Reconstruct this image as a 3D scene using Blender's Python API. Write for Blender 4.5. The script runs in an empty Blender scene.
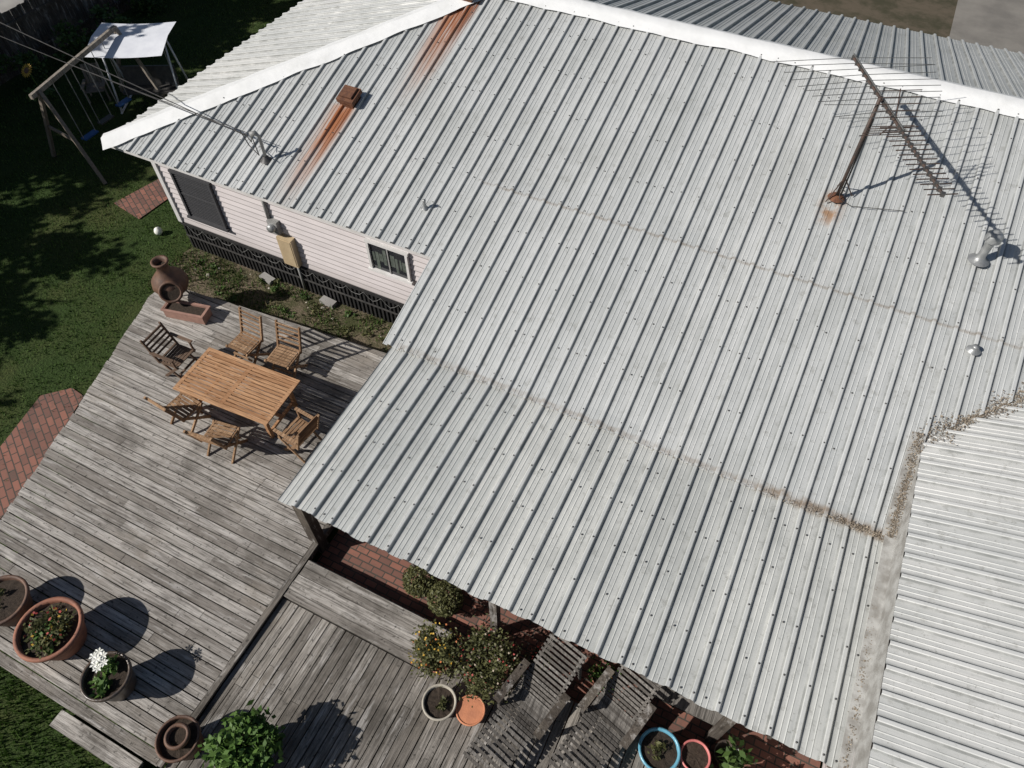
import bpy, math, random
from mathutils import Matrix, Vector, noise, Euler
random.seed(7)
def U(a,b): return random.uniform(a,b)
sc=bpy.context.scene
# ------------------------------------------------------------------ builder
class B:
    def __init__(s):
        s.v=[];s.f=[];s.m=[];s.r=[];s.sm=[];s.mats=[];s.M=Matrix.Identity(4)
    def mi(s,mat):
        if mat not in s.mats: s.mats.append(mat)
        return s.mats.index(mat)
    def add(s,vs,fs,mat,r=None,smooth=False):
        o=len(s.v); k=s.mi(mat)
        if r is None: r=random.random()
        M=s.M
        s.v.extend([tuple(M@Vector(p)) for p in vs])
        for f in fs:
            s.f.append([i+o for i in f]); s.m.append(k); s.r.append(r); s.sm.append(smooth)
    def box(s,c,size,mat,rot=(0,0,0),r=None):
        hx,hy,hz=[a/2 for a in size]
        T=Matrix.Translation(c)
        if rot!=(0,0,0): T=T@Euler(rot).to_matrix().to_4x4()
        vs=[T@Vector((x,y,z)) for x in(-hx,hx) for y in(-hy,hy) for z in(-hz,hz)]
        fs=[(0,1,3,2),(4,6,7,5),(0,4,5,1),(2,3,7,6),(0,2,6,4),(1,5,7,3)]
        s.add(vs,fs,mat,r)
    def bar(s,p0,p1,w,h,mat,up=(0,0,1),r=None):
        p0=Vector(p0);p1=Vector(p1);d=(p1-p0).normalized();up=Vector(up)
        sd=d.cross(up)
        if sd.length<1e-4: sd=d.cross(Vector((1,0,0)))
        sd.normalize(); u=sd.cross(d).normalized()
        vs=[]
        for p in(p0,p1):
            for a,b in((-1,-1),(1,-1),(1,1),(-1,1)): vs.append(p+sd*(a*w/2)+u*(b*h/2))
        s.add(vs,[(3,2,1,0),(4,5,6,7),(0,1,5,4),(1,2,6,5),(2,3,7,6),(3,0,4,7)],mat,r)
    def tube(s,pts,rad,mat,n=8,r=None,cap=True):
        pts=[Vector(p) for p in pts]; N=len(pts)
        if not isinstance(rad,(list,tuple)): rad=[rad]*N
        vs=[];fs=[]; prev=None
        for i,p in enumerate(pts):
            d=(pts[min(i+1,N-1)]-pts[max(i-1,0)]).normalized()
            if prev is None:
                a=d.cross(Vector((0,0,1)))
                if a.length<.05: a=d.cross(Vector((1,0,0)))
            else: a=prev-d*prev.dot(d)
            a.normalize(); prev=a; b=d.cross(a)
            for k in range(n):
                t=2*math.pi*k/n
                vs.append(p+(a*math.cos(t)+b*math.sin(t))*rad[i])
        for i in range(N-1):
            for k in range(n):
                k2=(k+1)%n
                fs.append((i*n+k,i*n+k2,(i+1)*n+k2,(i+1)*n+k))
        if cap: fs.append(list(range(n))[::-1]); fs.append([(N-1)*n+k for k in range(n)])
        s.add(vs,fs,mat,r,smooth=n>6)
    def lathe(s,c,prof,mat,n=28,r=None,smooth=True,wob=0):
        vs=[];fs=[];c=Vector(c)
        for (q,z) in prof:
            for k in range(n):
                t=2*math.pi*k/n; w=1+wob*math.sin(t*2+q*9)
                vs.append(c+Vector((q*w*math.cos(t),q*w*math.sin(t),z)))
        for i in range(len(prof)-1):
            for k in range(n):
                k2=(k+1)%n
                fs.append((i*n+k,i*n+k2,(i+1)*n+k2,(i+1)*n+k))
        s.add(vs,fs,mat,r,smooth)
    def disc(s,c,rad,mat,n=24,r=None,lump=0):
        c=Vector(c); vs=[c]+[c+Vector((rad*math.cos(2*math.pi*k/n),rad*math.sin(2*math.pi*k/n),U(-lump,lump))) for k in range(n)]
        s.add(vs,[(0,k+1,(k+1)%n+1) for k in range(n)],mat,r)
    def leaf(s,p,sz,mat,r=None,asp=.55,nrm=None):
        p=Vector(p)
        a=Vector((U(-1,1),U(-1,1),U(-.6,.6))).normalized()
        q=nrm if nrm is not None else Vector((U(-1,1),U(-1,1),U(.1,1.4)))
        b=a.cross(q).normalized(); m=b*asp*sz*.5
        s.add([p-a*sz*.5,p+m,p+a*sz*.5,p-m],[(0,1,2,3)],mat,r)
    def foliage(s,c,rad,n,sz,mat,clumps=14,sq=.8):
        c=Vector(c); cl=[]
        for i in range(clumps):
            d=Vector((U(-1,1),U(-1,1),U(-1,1)))
            if d.length>1: d.normalize()
            cl.append((c+Vector((d.x*rad*.72,d.y*rad*.72,d.z*rad*.72*sq)),rad*U(.28,.5),U(0,1)))
        for i in range(n):
            cc,cr,sh=random.choice(cl)
            d=Vector((random.gauss(0,.5),random.gauss(0,.5),random.gauss(0,.5)*sq))
            s.leaf(cc+d*cr,sz*U(.6,1.3),mat,min(1,max(0,sh*.55+U(0,.45))))
    def build(s,name,parent=None):
        me=bpy.data.meshes.new(name); me.from_pydata(s.v,[],s.f)
        for m in s.mats: me.materials.append(m)
        me.polygons.foreach_set('material_index',s.m)
        me.polygons.foreach_set('use_smooth',s.sm)
        at=me.attributes.new('rnd','FLOAT','FACE'); at.data.foreach_set('value',s.r)
        me.update()
        o=bpy.data.objects.new(name,me); sc.collection.objects.link(o)
        if parent: o.parent=parent
        return o
def empty(name):
    o=bpy.data.objects.new(name,None); sc.collection.objects.link(o); return o
# ------------------------------------------------------------------ materials
class NT:
    def __init__(s,name):
        s.m=bpy.data.materials.new(name); s.m.use_nodes=True; s.t=s.m.node_tree
        s.b=s.t.nodes['Principled BSDF']; s.out=s.t.nodes['Material Output']
    def n(s,typ,**k):
        x=s.t.nodes.new(typ)
        for a,b in k.items(): setattr(x,a,b)
        return x
    def L(s,a,b): s.t.links.new(a,b)
    def put(s,sock,v):
        if isinstance(v,bpy.types.NodeSocket): s.L(v,sock)
        else: sock.default_value=v
    def math(s,op,a,b=0.0,clamp=False):
        x=s.n('ShaderNodeMath',operation=op,use_clamp=clamp); s.put(x.inputs[0],a); s.put(x.inputs[1],b); return x.outputs[0]
    def sstep(s,v,a,b,c=0.0,d=1.0):
        x=s.n('ShaderNodeMapRange',interpolation_type='SMOOTHSTEP')
        s.put(x.inputs[0],v); x.inputs[1].default_value=a;x.inputs[2].default_value=b;x.inputs[3].default_value=c;x.inputs[4].default_value=d
        return x.outputs[0]
    def mix(s,f,a,b,bt='MIX'):
        x=s.n('ShaderNodeMix',data_type='RGBA',blend_type=bt)
        s.put(x.inputs[0],f)
        for i,v in((6,a),(7,b)):
            if isinstance(v,bpy.types.NodeSocket): s.L(v,x.inputs[i])
            else: x.inputs[i].default_value=(v[0],v[1],v[2],1)
        return x.outputs[2]
    def coord(s):
        if not hasattr(s,'_c'): s._c=s.n('ShaderNodeTexCoord').outputs['Object']
        return s._c
    def xyz(s):
        if not hasattr(s,'_x'):
            q=s.n('ShaderNodeSeparateXYZ'); s.L(s.coord(),q.inputs[0]); s._x=q.outputs
        return s._x
    def noise(s,scale=1,sx=1,sy=1,sz=1,detail=4,rough=.55,off=0):
        mp=s.n('ShaderNodeMapping'); s.L(s.coord(),mp.inputs[0]); mp.inputs['Scale'].default_value=(sx,sy,sz); mp.inputs['Location'].default_value=(off,off*1.3,0)
        x=s.n('ShaderNodeTexNoise'); s.L(mp.outputs[0],x.inputs['Vector']); x.inputs['Scale'].default_value=scale
        x.inputs['Detail'].default_value=detail; x.inputs['Roughness'].default_value=rough
        return x.outputs['Fac']
    def attr(s):
        x=s.n('ShaderNodeAttribute',attribute_name='rnd'); return x.outputs['Fac']
    def ramp(s,f,stops):
        x=s.n('ShaderNodeValToRGB'); s.L(f,x.inputs[0]); e=x.color_ramp.elements
        while len(e)<len(stops): e.new(.5)
        for i,(p,c) in enumerate(stops): e[i].position=p; e[i].color=(c[0],c[1],c[2],1)
        return x.outputs[0]
    def bump(s,h,dist=.01,strength=1.0):
        x=s.n('ShaderNodeBump'); x.inputs['Distance'].default_value=dist; x.inputs['Strength'].default_value=strength
        s.L(h,x.inputs['Height']); s.L(x.outputs[0],s.b.inputs['Normal'])
    def fin(s,col,rough=.7,metal=0.0,spec=.5):
        s.put(s.b.inputs['Base Color'],col if isinstance(col,bpy.types.NodeSocket) else (*col,1))
        s.put(s.b.inputs['Roughness'],rough); s.put(s.b.inputs['Metallic'],metal)
        s.b.inputs['Specular IOR Level'].default_value=spec
        return s.m
def simple(name,c1,c2,scale=6,rough=.6,bump=.003,metal=0,rv=.25,spec=.5,det=4):
    t=NT(name); f=t.noise(scale,detail=det); f=t.sstep(f,.3,.7)
    col=t.mix(f,c1,c2); a=t.attr(); col=t.mix(t.math('MULTIPLY',a,rv),col,(c1[0]*.4,c1[1]*.4,c1[2]*.4))
    if bump: t.bump(t.noise(scale*5,detail=2),bump)
    return t.fin(col,rough,metal,spec)
def wood(name,axis,base=((.13,.12,.108),(.56,.53,.49)),stain=.62,dirt=True,rv=.68):
    t=NT(name)
    s=(1.2,28,28) if axis=='x' else (28,1.2,28)
    if axis=='z': s=(22,22,1.5)
    g=t.noise(1,*s,detail=5,rough=.65); g=t.sstep(g,.28,.72)
    g2=t.noise(1,s[0]*3.0,s[1]*3.0,s[2]*3.0,detail=3,off=4)
    mid=[(base[0][i]+base[1][i])*.55 for i in range(3)]
    col=t.ramp(g,[(0,base[0]),(.42,mid),(1,base[1])])
    col=t.mix(t.sstep(g2,.5,.72,0,.65),col,[c*.45 for c in base[0]])
    a=t.attr()
    col=t.mix(t.sstep(a,0,1,0,rv),col,[base[0][0]*1.1,base[0][1]*1.05,base[0][2]*1.0])
    if dirt:
        big=t.noise(.5,detail=6,rough=.75); col=t.mix(t.sstep(big,.45,.64,0,stain),col,[base[0][0]*.62,base[0][1]*.6,base[0][2]*.56])
        big2=t.noise(.9,detail=4,rough=.7,off=17); col=t.mix(t.sstep(big2,.5,.7,0,.3),col,(.30,.26,.21))
        wl=t.noise(1,*[q*.35 if q>2 else q for q in s],detail=4,rough=.7,off=41); col=t.mix(t.sstep(wl,.52,.7,0,.45),col,(.62,.60,.57))
        sp=t.noise(14,detail=2); col=t.mix(t.sstep(sp,.62,.70,0,.65),col,(.03,.028,.024))
    t.bump(g,.006); return t.fin(col,.85,0,.25)
M={}
M['deckx']=wood('weathered_deck_x','x')
M['decky']=wood('weathered_deck_y','y',base=((.09,.083,.074),(.42,.39,.35)))
M['grey']=wood('grey_wood','y',base=((.05,.046,.042),(.25,.235,.215)),dirt=False)
M['post']=wood('post_wood','z',base=((.05,.042,.035),(.16,.14,.12)))
M['fence']=wood('fence_wood','z',base=((.05,.042,.035),(.15,.13,.11)))
M['teak']=wood('teak','x',base=((.27,.135,.065),(.60,.36,.20)),dirt=False,rv=.45)
M['teaky']=wood('teak_seat','y',base=((.17,.10,.055),(.46,.30,.18)),dirt=False)
M['teakd']=wood('dark_stained_teak','x',base=((.09,.06,.042),(.24,.165,.12)),dirt=False)
M['play']=wood('playset_wood','z',base=((.14,.12,.10),(.36,.32,.27)),dirt=False)
PER=.35
def roofmat(name,axis,rust=False,tint=(1,1,1)):
    t=NT(name); x,y,z=t.xyz()[:3]
    a=t.attr()
    s=(14,.7,1) if axis=='y' else (.7,14,1)
    st=t.noise(1,*s,detail=5,rough=.6)
    big=t.noise(.6,detail=6,rough=.72)
    c1=[.60*tint[0],.61*tint[1],.60*tint[2]]; c2=[.45*tint[0],.465*tint[1],.462*tint[2]]
    col=t.mix(t.sstep(st,.35,.7),c1,c2)
    col=t.mix(t.sstep(big,.42,.70,0,.5),col,(.37,.38,.36))
    col=t.mix(t.math('MULTIPLY',a,.38),col,(.37,.395,.395))
    sp=t.noise(20,detail=3,rough=.7); col=t.mix(t.sstep(sp,.60,.74,0,.6),col,(.19,.19,.165))
    bl=t.noise(5,detail=4,rough=.75,off=31); col=t.mix(t.sstep(bl,.55,.70,0,.42),col,(.24,.24,.215))
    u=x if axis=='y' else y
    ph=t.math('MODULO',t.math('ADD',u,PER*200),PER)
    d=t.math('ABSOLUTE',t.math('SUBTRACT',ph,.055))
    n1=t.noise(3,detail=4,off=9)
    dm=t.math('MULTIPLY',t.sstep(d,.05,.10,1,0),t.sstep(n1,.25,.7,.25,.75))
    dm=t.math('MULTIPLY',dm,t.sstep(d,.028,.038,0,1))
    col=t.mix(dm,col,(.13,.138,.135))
    # highlight along the rib crowns, painted as a lighter tone
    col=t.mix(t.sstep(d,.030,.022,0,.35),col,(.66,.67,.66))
    def streak(col,x0,w,ya,yb,strength,c=(.30,.10,.035)):
        nz=t.noise(1,24,1.0,1,detail=4,off=x0)
        mx=t.sstep(t.math('ABSOLUTE',t.math('SUBTRACT',x,x0)),w*.3,w,1,0)
        my=t.math('MULTIPLY',t.sstep(y,ya,yb,0,1),t.sstep(y,yb,yb+.15,1,0))
        f=t.math('MULTIPLY',t.math('MULTIPLY',mx,my),t.sstep(nz,.3,.58,.2,strength))
        return t.mix(f,col,c)
    if rust:
        col=streak(col,-9.68,.42,8.2,11.3,.95,(.42,.20,.10)); col=streak(col,-9.66,.26,8.9,11.4,.95,(.34,.12,.045)); col=streak(col,-9.5,.10,9.5,11.4,.85,(.2,.06,.02))
        col=streak(col,-8.5,.48,11.4,14.7,.9,(.42,.20,.10)); col=streak(col,-8.45,.28,12.0,14.7,1.0); col=streak(col,-8.2,.12,12.7,14.9,1.0,(.2,.06,.02)); col=streak(col,-8.78,.08,12.8,14.9,.9)
        for (y0,w,xa,xb,st_) in((10.6,.04,-6.1,4.5,.45),(6.87,.07,-6,3.2,.45),(6.87,.15,.8,3.3,.8)):
            nz=t.noise(6,detail=4,rough=.7,off=y0+w)
            my=t.sstep(t.math('ABSOLUTE',t.math('SUBTRACT',y,y0)),w*.2,w,1,0)
            mx=t.math('MULTIPLY',t.sstep(x,xa,xa+.6,0,1),t.sstep(x,xb-.3,xb,1,0))
            f=t.math('MULTIPLY',t.math('MULTIPLY',my,mx),t.sstep(nz,.38,.62,.15,st_))
            col=t.mix(f,col,(.21,.155,.105))
        nz=t.noise(5,detail=4,off=2)
        dx=t.math('SUBTRACT',x,.64);dy=t.math('SUBTRACT',y,12.2)
        rr=t.math('SQRT',t.math('ADD',t.math('MULTIPLY',dx,dx),t.math('MULTIPLY',t.math('MULTIPLY',dy,dy),.35)))
        col=t.mix(t.math('MULTIPLY',t.sstep(rr,.08,.32,1,0),t.sstep(nz,.3,.6)),col,(.34,.22,.14))
    t.bump(t.noise(3.0,detail=2),.012,.5)
    return t.fin(col,t.sstep(st,.3,.7,.36,.55),.15,.5)
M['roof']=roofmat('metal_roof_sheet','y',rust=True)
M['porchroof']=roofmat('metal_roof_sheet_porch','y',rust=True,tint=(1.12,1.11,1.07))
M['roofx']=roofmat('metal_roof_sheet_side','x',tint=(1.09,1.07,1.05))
t=NT('white_flashing'); f=t.noise(2,detail=5); col=t.mix(t.sstep(f,.45,.75,0,.4),(.78,.79,.785),(.58,.59,.57)); t.bump(t.noise(4,detail=2),.02,.5); M['cap']=t.fin(col,.5)
M['white']=simple('white_paint',(.74,.73,.72),(.64,.63,.61),4,.55)
M['greyflash']=simple('grey_flashing',(.46,.46,.44),(.26,.25,.23),5,.55)
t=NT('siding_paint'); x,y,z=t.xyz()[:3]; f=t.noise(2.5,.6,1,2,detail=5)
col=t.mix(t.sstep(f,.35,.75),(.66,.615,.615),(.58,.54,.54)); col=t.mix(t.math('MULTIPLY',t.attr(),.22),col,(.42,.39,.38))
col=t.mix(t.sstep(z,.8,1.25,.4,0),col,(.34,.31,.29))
phz=t.math('MODULO',t.math('ADD',z,-.86+15),.15); col=t.mix(t.sstep(phz,.012,.022,.75,0),col,(.16,.145,.14)); M['siding']=t.fin(col,.6)  # dark lines paint in the shadow at each lap edge
M['black']=simple('black_skirting',(.018,.018,.02),(.035,.034,.033),8,.6)
M['dark']=simple('dark_iron',(.05,.05,.05),(.09,.085,.08),10,.5)
M['mastd']=simple('dark_steel_mast',(.05,.04,.035),(.10,.06,.045),10,.6)
M['galv']=simple('galvanised',(.42,.43,.43),(.28,.29,.29),8,.45,metal=.5)
M['rustvent']=simple('rusty_steel',(.10,.04,.022),(.20,.085,.04),14,.8)
M['alu']=simple('aluminium_tube',(.26,.26,.25),(.16,.16,.15),20,.45,metal=.6)
M['tan']=simple('tan_box',(.52,.41,.26),(.44,.34,.21),5,.5)
M['metergrey']=simple('meter_grey',(.34,.34,.33),(.26,.26,.25),8,.5)
M['litter']=simple('leaf_litter_brown',(.27,.22,.165),(.42,.36,.28),3,.9,bump=0,rv=.8)
M['terra']=simple('terracotta',(.36,.15,.09),(.24,.105,.07),7,.75)
M['terrap']=simple('faded_terracotta',(.38,.22,.17),(.28,.16,.125),7,.8)
M['terrao']=simple('terracotta_orange',(.60,.24,.12),(.48,.19,.10),7,.7)
M['brownpot']=simple('brown_clay',(.17,.09,.055),(.09,.052,.038),7,.65)
M['darkpot']=simple('glazed_pot',(.06,.05,.045),(.12,.085,.06),7,.35)
M['blue']=simple('blue_glaze',(.16,.42,.55),(.12,.34,.46),6,.3)
M['pink']=simple('pink_plastic',(.68,.22,.20),(.58,.18,.17),6,.4)
M['cream']=simple('stone_pot',(.5,.46,.38),(.38,.35,.29),9,.8)
M['soil']=simple('soil_and_dark_hollow',(.035,.024,.016),(.07,.05,.035),25,.95,bump=.02)
M['bluep']=simple('blue_plastic',(.03,.12,.35),(.03,.1,.3),6,.4)
M['canvas']=simple('white_canvas',(.74,.76,.80),(.66,.68,.73),3,.7)
M['yellow']=simple('petal_yellow',(.65,.42,.06),(.55,.33,.04),5,.6,bump=0)
M['red']=simple('petal_red',(.42,.06,.05),(.32,.04,.035),5,.6,bump=0)
M['orange']=simple('petal_orange',(.60,.2,.05),(.5,.15,.04),5,.6,bump=0)
M['petalw']=simple('petal_white',(.85,.85,.8),(.8,.8,.72),5,.6,bump=0,rv=.1)
M['bark']=simple('bark',(.12,.09,.065),(.06,.045,.035),12,.9,bump=.02)
M['concrete']=simple('concrete',(.36,.35,.33),(.27,.26,.245),1.3,.85,bump=.004)
M['oldpave']=simple('old_pavement',(.24,.225,.20),(.16,.15,.135),.8,.9,bump=.004)
def leafmat(name,stops):
    t=NT(name); col=t.ramp(t.attr(),stops); t.fin(col,.55,0,.3)
    tr=t.n('ShaderNodeBsdfTranslucent'); t.L(col,tr.inputs[0]); mx=t.n('ShaderNodeMixShader'); mx.inputs[0].default_value=.2
    t.L(t.b.outputs[0],mx.inputs[1]); t.L(tr.outputs[0],mx.inputs[2]); t.L(mx.outputs[0],t.out.inputs[0]); return t.m
M['leaf']=leafmat('leaf_green',[(0,(.03,.055,.014)),(.5,(.06,.11,.028)),(1,(.12,.19,.05))])
M['leafb']=leafmat('leaf_bright',[(0,(.03,.065,.014)),(.5,(.07,.14,.028)),(1,(.15,.25,.06))])
M['leafo']=leafmat('leaf_olive',[(0,(.045,.05,.02)),(.5,(.10,.105,.04)),(1,(.18,.18,.075))])
M['leafd']=leafmat('leaf_dull',[(0,(.04,.04,.02)),(.5,(.085,.08,.045)),(1,(.15,.14,.08))])
M['blade']=leafmat('grass_blade',[(0,(.032,.065,.012)),(.5,(.058,.112,.022)),(1,(.10,.17,.038))])
M['bladedry']=leafmat('grass_dry',[(0,(.06,.065,.025)),(.5,(.12,.12,.05)),(1,(.22,.19,.10))])
t=NT('lawn'); f=t.noise(.5,detail=7,rough=.7); f2=t.noise(18,detail=4)
col=t.mix(t.sstep(f,.4,.7),(.034,.062,.014),(.062,.074,.022)); col=t.mix(t.sstep(f2,.35,.7,0,.6),col,(.02,.03,.009)); t.bump(f2,.05); M['lawn']=t.fin(col,.95,0,.2)
t=NT('dirt'); f=t.noise(1.6,detail=7,rough=.75); f2=t.noise(25,detail=4)
col=t.mix(t.sstep(f,.40,.60),(.17,.135,.095),(.06,.065,.027)); col=t.mix(t.sstep(f2,.4,.75,0,.6),col,(.04,.035,.02)); t.bump(f2,.03); M['dirt']=t.fin(col,.95,0,.2)
t=NT('dirt_far'); f=t.noise(.8,detail=7,rough=.75)
col=t.mix(t.sstep(f,.38,.62),(.11,.09,.065),(.055,.052,.032)); M['dirtfar']=t.fin(col,.95,0,.2)
def brick(name,rot=0,k=1.0,w=.24):
    t=NT(name); mp=t.n('ShaderNodeMapping'); t.L(t.coord(),mp.inputs[0]); mp.inputs['Rotation'].default_value=(0,0,rot)
    x=t.n('ShaderNodeTexBrick'); t.L(mp.outputs[0],x.inputs['Vector']); x.inputs['Scale'].default_value=1
    x.inputs['Brick Width'].default_value=w;x.inputs['Row Height'].default_value=w/2;x.inputs['Mortar Size'].default_value=.011
    x.inputs['Color1'].default_value=(.29*k,.125*k,.088*k,1);x.inputs['Color2'].default_value=(.15*k,.075*k,.058*k,1);x.inputs['Mortar'].default_value=(.06,.053,.043,1)
    f=t.noise(3,detail=6,rough=.7); col=t.mix(t.sstep(f,.45,.72,0,.5),x.outputs['Color'],(.09,.075,.06))
    t.bump(x.outputs['Fac'],-.006); return t.fin(col,.85)
M['brick']=brick('brick_paving'); M['brick2']=brick('brick_paving_path',.5,1.0,.27)
t=NT('window_glass'); M['glass']=t.fin((.02,.022,.026),.08,0,.6)
M['screen']=simple('window_screen',(.05,.05,.055),(.07,.07,.075),30,.6)
M['curtain']=simple('curtain',(.12,.14,.12),(.05,.065,.05),9,.8)
# ------------------------------------------------------------------ ground
def sheet(name,pts,z,mat,parent=None):
    b=B(); b.add([(x,y,z) for x,y in pts],[list(range(len(pts)))],mat,.3); return b.build(name,parent)
sheet('ground',[(-300,-300),(300,-300),(300,300),(-300,300)],0,M['lawn'])
sheet('dirt_bed',[(-13.0,7.3),(-12,7.0),(-5,7.2),(-5,9),(-13.5,9),(-13.6,8.2)],.006,M['dirt'])
sheet('dirt_yard',[(-12,22.4),(28,22.4),(28,60),(-12,60)],.004,M['dirtfar'])
sheet('concrete_driveway',[(2.8,25.5),(12,25.5),(12,60),(2.8,60)],.03,M['oldpave'])
sheet('road',[(-60,-60),(-25.6,-60),(-25.6,80),(-60,80)],.004,M['concrete'])
sheet('brick_path',[(-13.2,3.75),(-12.75,4.2),(-12.35,4.15),(-11.6,1.8),(-11.3,-1.5),(-12.5,-1.5),(-12.85,2.2)],.03,M['brick2'])
sheet('brick_path',[(-16.6,9.3),(-16.1,11.2),(-15.3,11.2),(-15.5,9.1)],.03,M['brick2'])
b=B()
def blade(x,y,h,w,l,m):
    a=U(0,6.28); dx,dy=math.cos(a)*w,math.sin(a)*w
    b.add([(x-dx,y-dy,0),(x+dx,y+dy,0),(x+U(-l,l),y+U(-l,l),h)],[(0,1,2)],m)
def onpath(x,y): return (-13.1<x<-11.2 and y<3.9) or (-16.4<x<-15.4 and 9.2<y<11.1)
for i in range(46000):
    x=U(-24,-11.5);y=U(0,21)
    if x>-13.6 and y>8.6: continue
    if onpath(x,y) and random.random()<.93: continue
    if noise.noise(Vector((x*.8,y*.8,0)))<-.35: continue
    blade(x,y,U(.04,.10),.013,.04,M['blade'])
for i in range(9000): blade(U(-11,-3.5),U(-3,-.5),U(.05,.16),.014,.05,M['blade'])
for i in range(7500):
    x=U(-13.6,-5.5);y=U(7.2,8.85)
    if noise.noise(Vector((x*1.1,y*1.5,3)))<U(-.35,.2): continue
    blade(x,y,U(.04,.15),.016,.07,random.choice([M['blade'],M['blade'],M['bladedry']]))
b.build('grass')
# ------------------------------------------------------------------ deck
def boards(b,poly,z,axis,w,gap,th,mat,lmin=2.4,lmax=4.8):
    pts=[(p[0],p[1]) if axis=='x' else (p[1],p[0]) for p in poly]
    c0=min(p[1] for p in pts); c1=max(p[1] for p in pts)
    def span(c):
        xs=[]
        for i in range(len(pts)):
            (ax,ay),(bx,by)=pts[i],pts[(i+1)%len(pts)]
            if (ay<=c)!=(by<=c): xs.append(ax+(bx-ax)*(c-ay)/(by-ay))
        return (min(xs),max(xs)) if len(xs)>=2 else None
    c=c0+.001
    while c<c1-.02:
        ce=min(c+w,c1-.001); s0=span(c);s1=span(ce)
        if s0 and s1:
            a0,a1=s0[0],s1[0]; e0,e1=s0[1],s1[1]; pos=max(a0,a1); end=min(e0,e1)
            cuts=[]; q=pos+U(.4,lmax)
            while q<end-.5: cuts.append(q); q+=U(lmin,lmax)
            L=[(a0,a1)]+[(k,k) for k in cuts]+[(e0,e1)]
            for i in range(len(L)-1):
                p,qq=L[i],L[i+1]; g=.003 if i>0 else U(-.02,.02); zz=z+U(-.005,.005); tl=U(-.003,.003); k1=U(-.004,.004)
                q4=[(p[0]+g,c+k1,zz-tl),(qq[0]-.003,c-k1,zz-tl),(qq[1]-.003,ce-k1,zz+tl),(p[1]+g,ce+k1,zz+tl)]
                vs=q4+[(k[0],k[1],k[2]-th) for k in q4]
                if axis=='y': vs=[(k[1],k[0],k[2]) for k in vs]
                b.add(vs,[(0,1,2,3),(0,4,5,1),(1,5,6,2),(2,6,7,3),(3,7,4,0)],mat,random.random()**1.3)
        c+=w+gap
ZD=.5; ZL=.43
deck=empty('wooden_deck')
b=B()
mp=[(-12.75,6.9),(-12.2,7.35),(-6.9,7.75),(-5.66,7.75),(-5.66,-.6),(-10.6,-.6),(-11.1,1.22),(-11.75,3.6)]
boards(b,mp,ZD,'x',.150,.018,.035,M['deckx'])
for i in range(len(mp)):
    p,q=mp[i],mp[(i+1)%len(mp)]
    b.bar((p[0]*.999,p[1],.36),(q[0]*.999,q[1],.36),.035,.18,M['deckx'])
b.box((-5.60,3.55,.492),(.10,8.3,.05),M['decky'])
for k in range(11): b.box((-10.6+.5*k,3.0,.37),(.05,6.6,.14),M['post'])
b.build('upper_deck',deck)
b=B()
boards(b,[(-5.54,2.36),(-2.62,2.36),(-2.62,3.08),(-5.54,3.08)],ZD,'x',.137,.008,.035,M['deckx'],5,6)
b.box((-4.08,2.375,.40),(2.92,.03,.12),M['decky']); b.box((-4.08,3.09,.33),(2.92,.03,.28),M['decky'])
b.build('deck_step',deck)
b=B()
boards(b,[(-5.54,-2.2),(3.0,-2.2),(3.0,3.0),(-2.6,3.0),(-2.6,2.34),(-5.54,2.34)],ZL,'y',.145,.017,.035,M['decky'])
for y in(-2,-1,0,1,2): b.box((-1.3,y,ZL-.11),(8.4,.05,.14),M['post'])
b.box((-1.3,-2.22,.3),(8.5,.03,.2),M['decky'])
b.build('lower_deck',deck)
sheet('brick_patio',[(-5.55,2.0),(3.4,2.0),(3.4,8.9),(-5.55,8.9)],.12,M['brick'])
b=B(); b.box((-6.85,-.80,.20),(1.7,.26,.05),M['deckx']); b.box((-6.85,-.80,.09),(1.6,.2,.17),M['deckx']); b.build('timber_step')
# ------------------------------------------------------------------ house
house=empty('weatherboard_house')
A=.304
def zm(y): return 2.83+A*(y-8.76)
YR=15.5; ZR=zm(YR)
RH=.048
def corr(b,u0,u1,vf,place,mat,nseg=8,H=RH,per=PER,kinks=()):
    offs=[(0,0),(.012,H*.3),(.024,H*.85),(.034,H),(.076,H),(.086,H*.85),(.098,H*.3),(.110,0),(.180,0),(.192,.009),(.204,0),(.256,0),(.268,.009),(.280,0)]
    us=[]; k=math.floor(u0/per)-1
    def hgt(u):
        p=u%per
        o=offs+[(per,0)]
        for i in range(len(o)-1):
            if o[i][0]<=p<=o[i+1][0]:
                tt=(p-o[i][0])/(o[i+1][0]-o[i][0]); return o[i][1]*(1-tt)+o[i+1][1]*tt
        return 0
    while k*per<u1:
        for o,_ in offs:
            u=k*per+o
            if u0<u<u1: us.append(u)
        k+=1
    for q in kinks: us+= [q-1e-4,q+1e-4]
    us=sorted(set([u0]+us+[u1]))
    for i in range(len(us)-1):
        a,c=us[i],us[i+1]; va=vf(a);vc=vf(c)
        if va[1]-va[0]<=0 and vc[1]-vc[0]<=0: continue
        if c-a<5e-4: continue
        random.seed(int(math.floor((a+.001)/(per*3)))*7+int(u0*10)); r=random.random()
        vs=[];fs=[]
        for j in range(nseg+1):
            t=j/nseg
            vs.append(place(a,va[0]+(va[1]-va[0])*t,hgt(a))); vs.append(place(c,vc[0]+(vc[1]-vc[0])*t,hgt(c)))
        for j in range(nseg): fs.append((2*j,2*j+1,2*j+3,2*j+2))
        b.add(vs,fs,mat,r)
def wv(x,y): return .014*noise.noise(Vector((x*.5,y*.5,0)))+.008*noise.noise(Vector((x*1.6,y*.9,5)))
XV=3.2; YV=8.55; XWR=9.2; XE=15.2
def main_v(x):
    lo=8.72
    if -6.05<x<=XV: lo=6.80
    elif XV<x<=XWR: lo=YV+(x-XV)
    elif x>XWR: lo=YV+(XE-x) if x<XE else 8.72
    hi=YR
    if x<-8.0: hi=YR-(-8.0-x)*(YR-8.76)/6.72
    return (lo,hi)
b=B()
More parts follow.
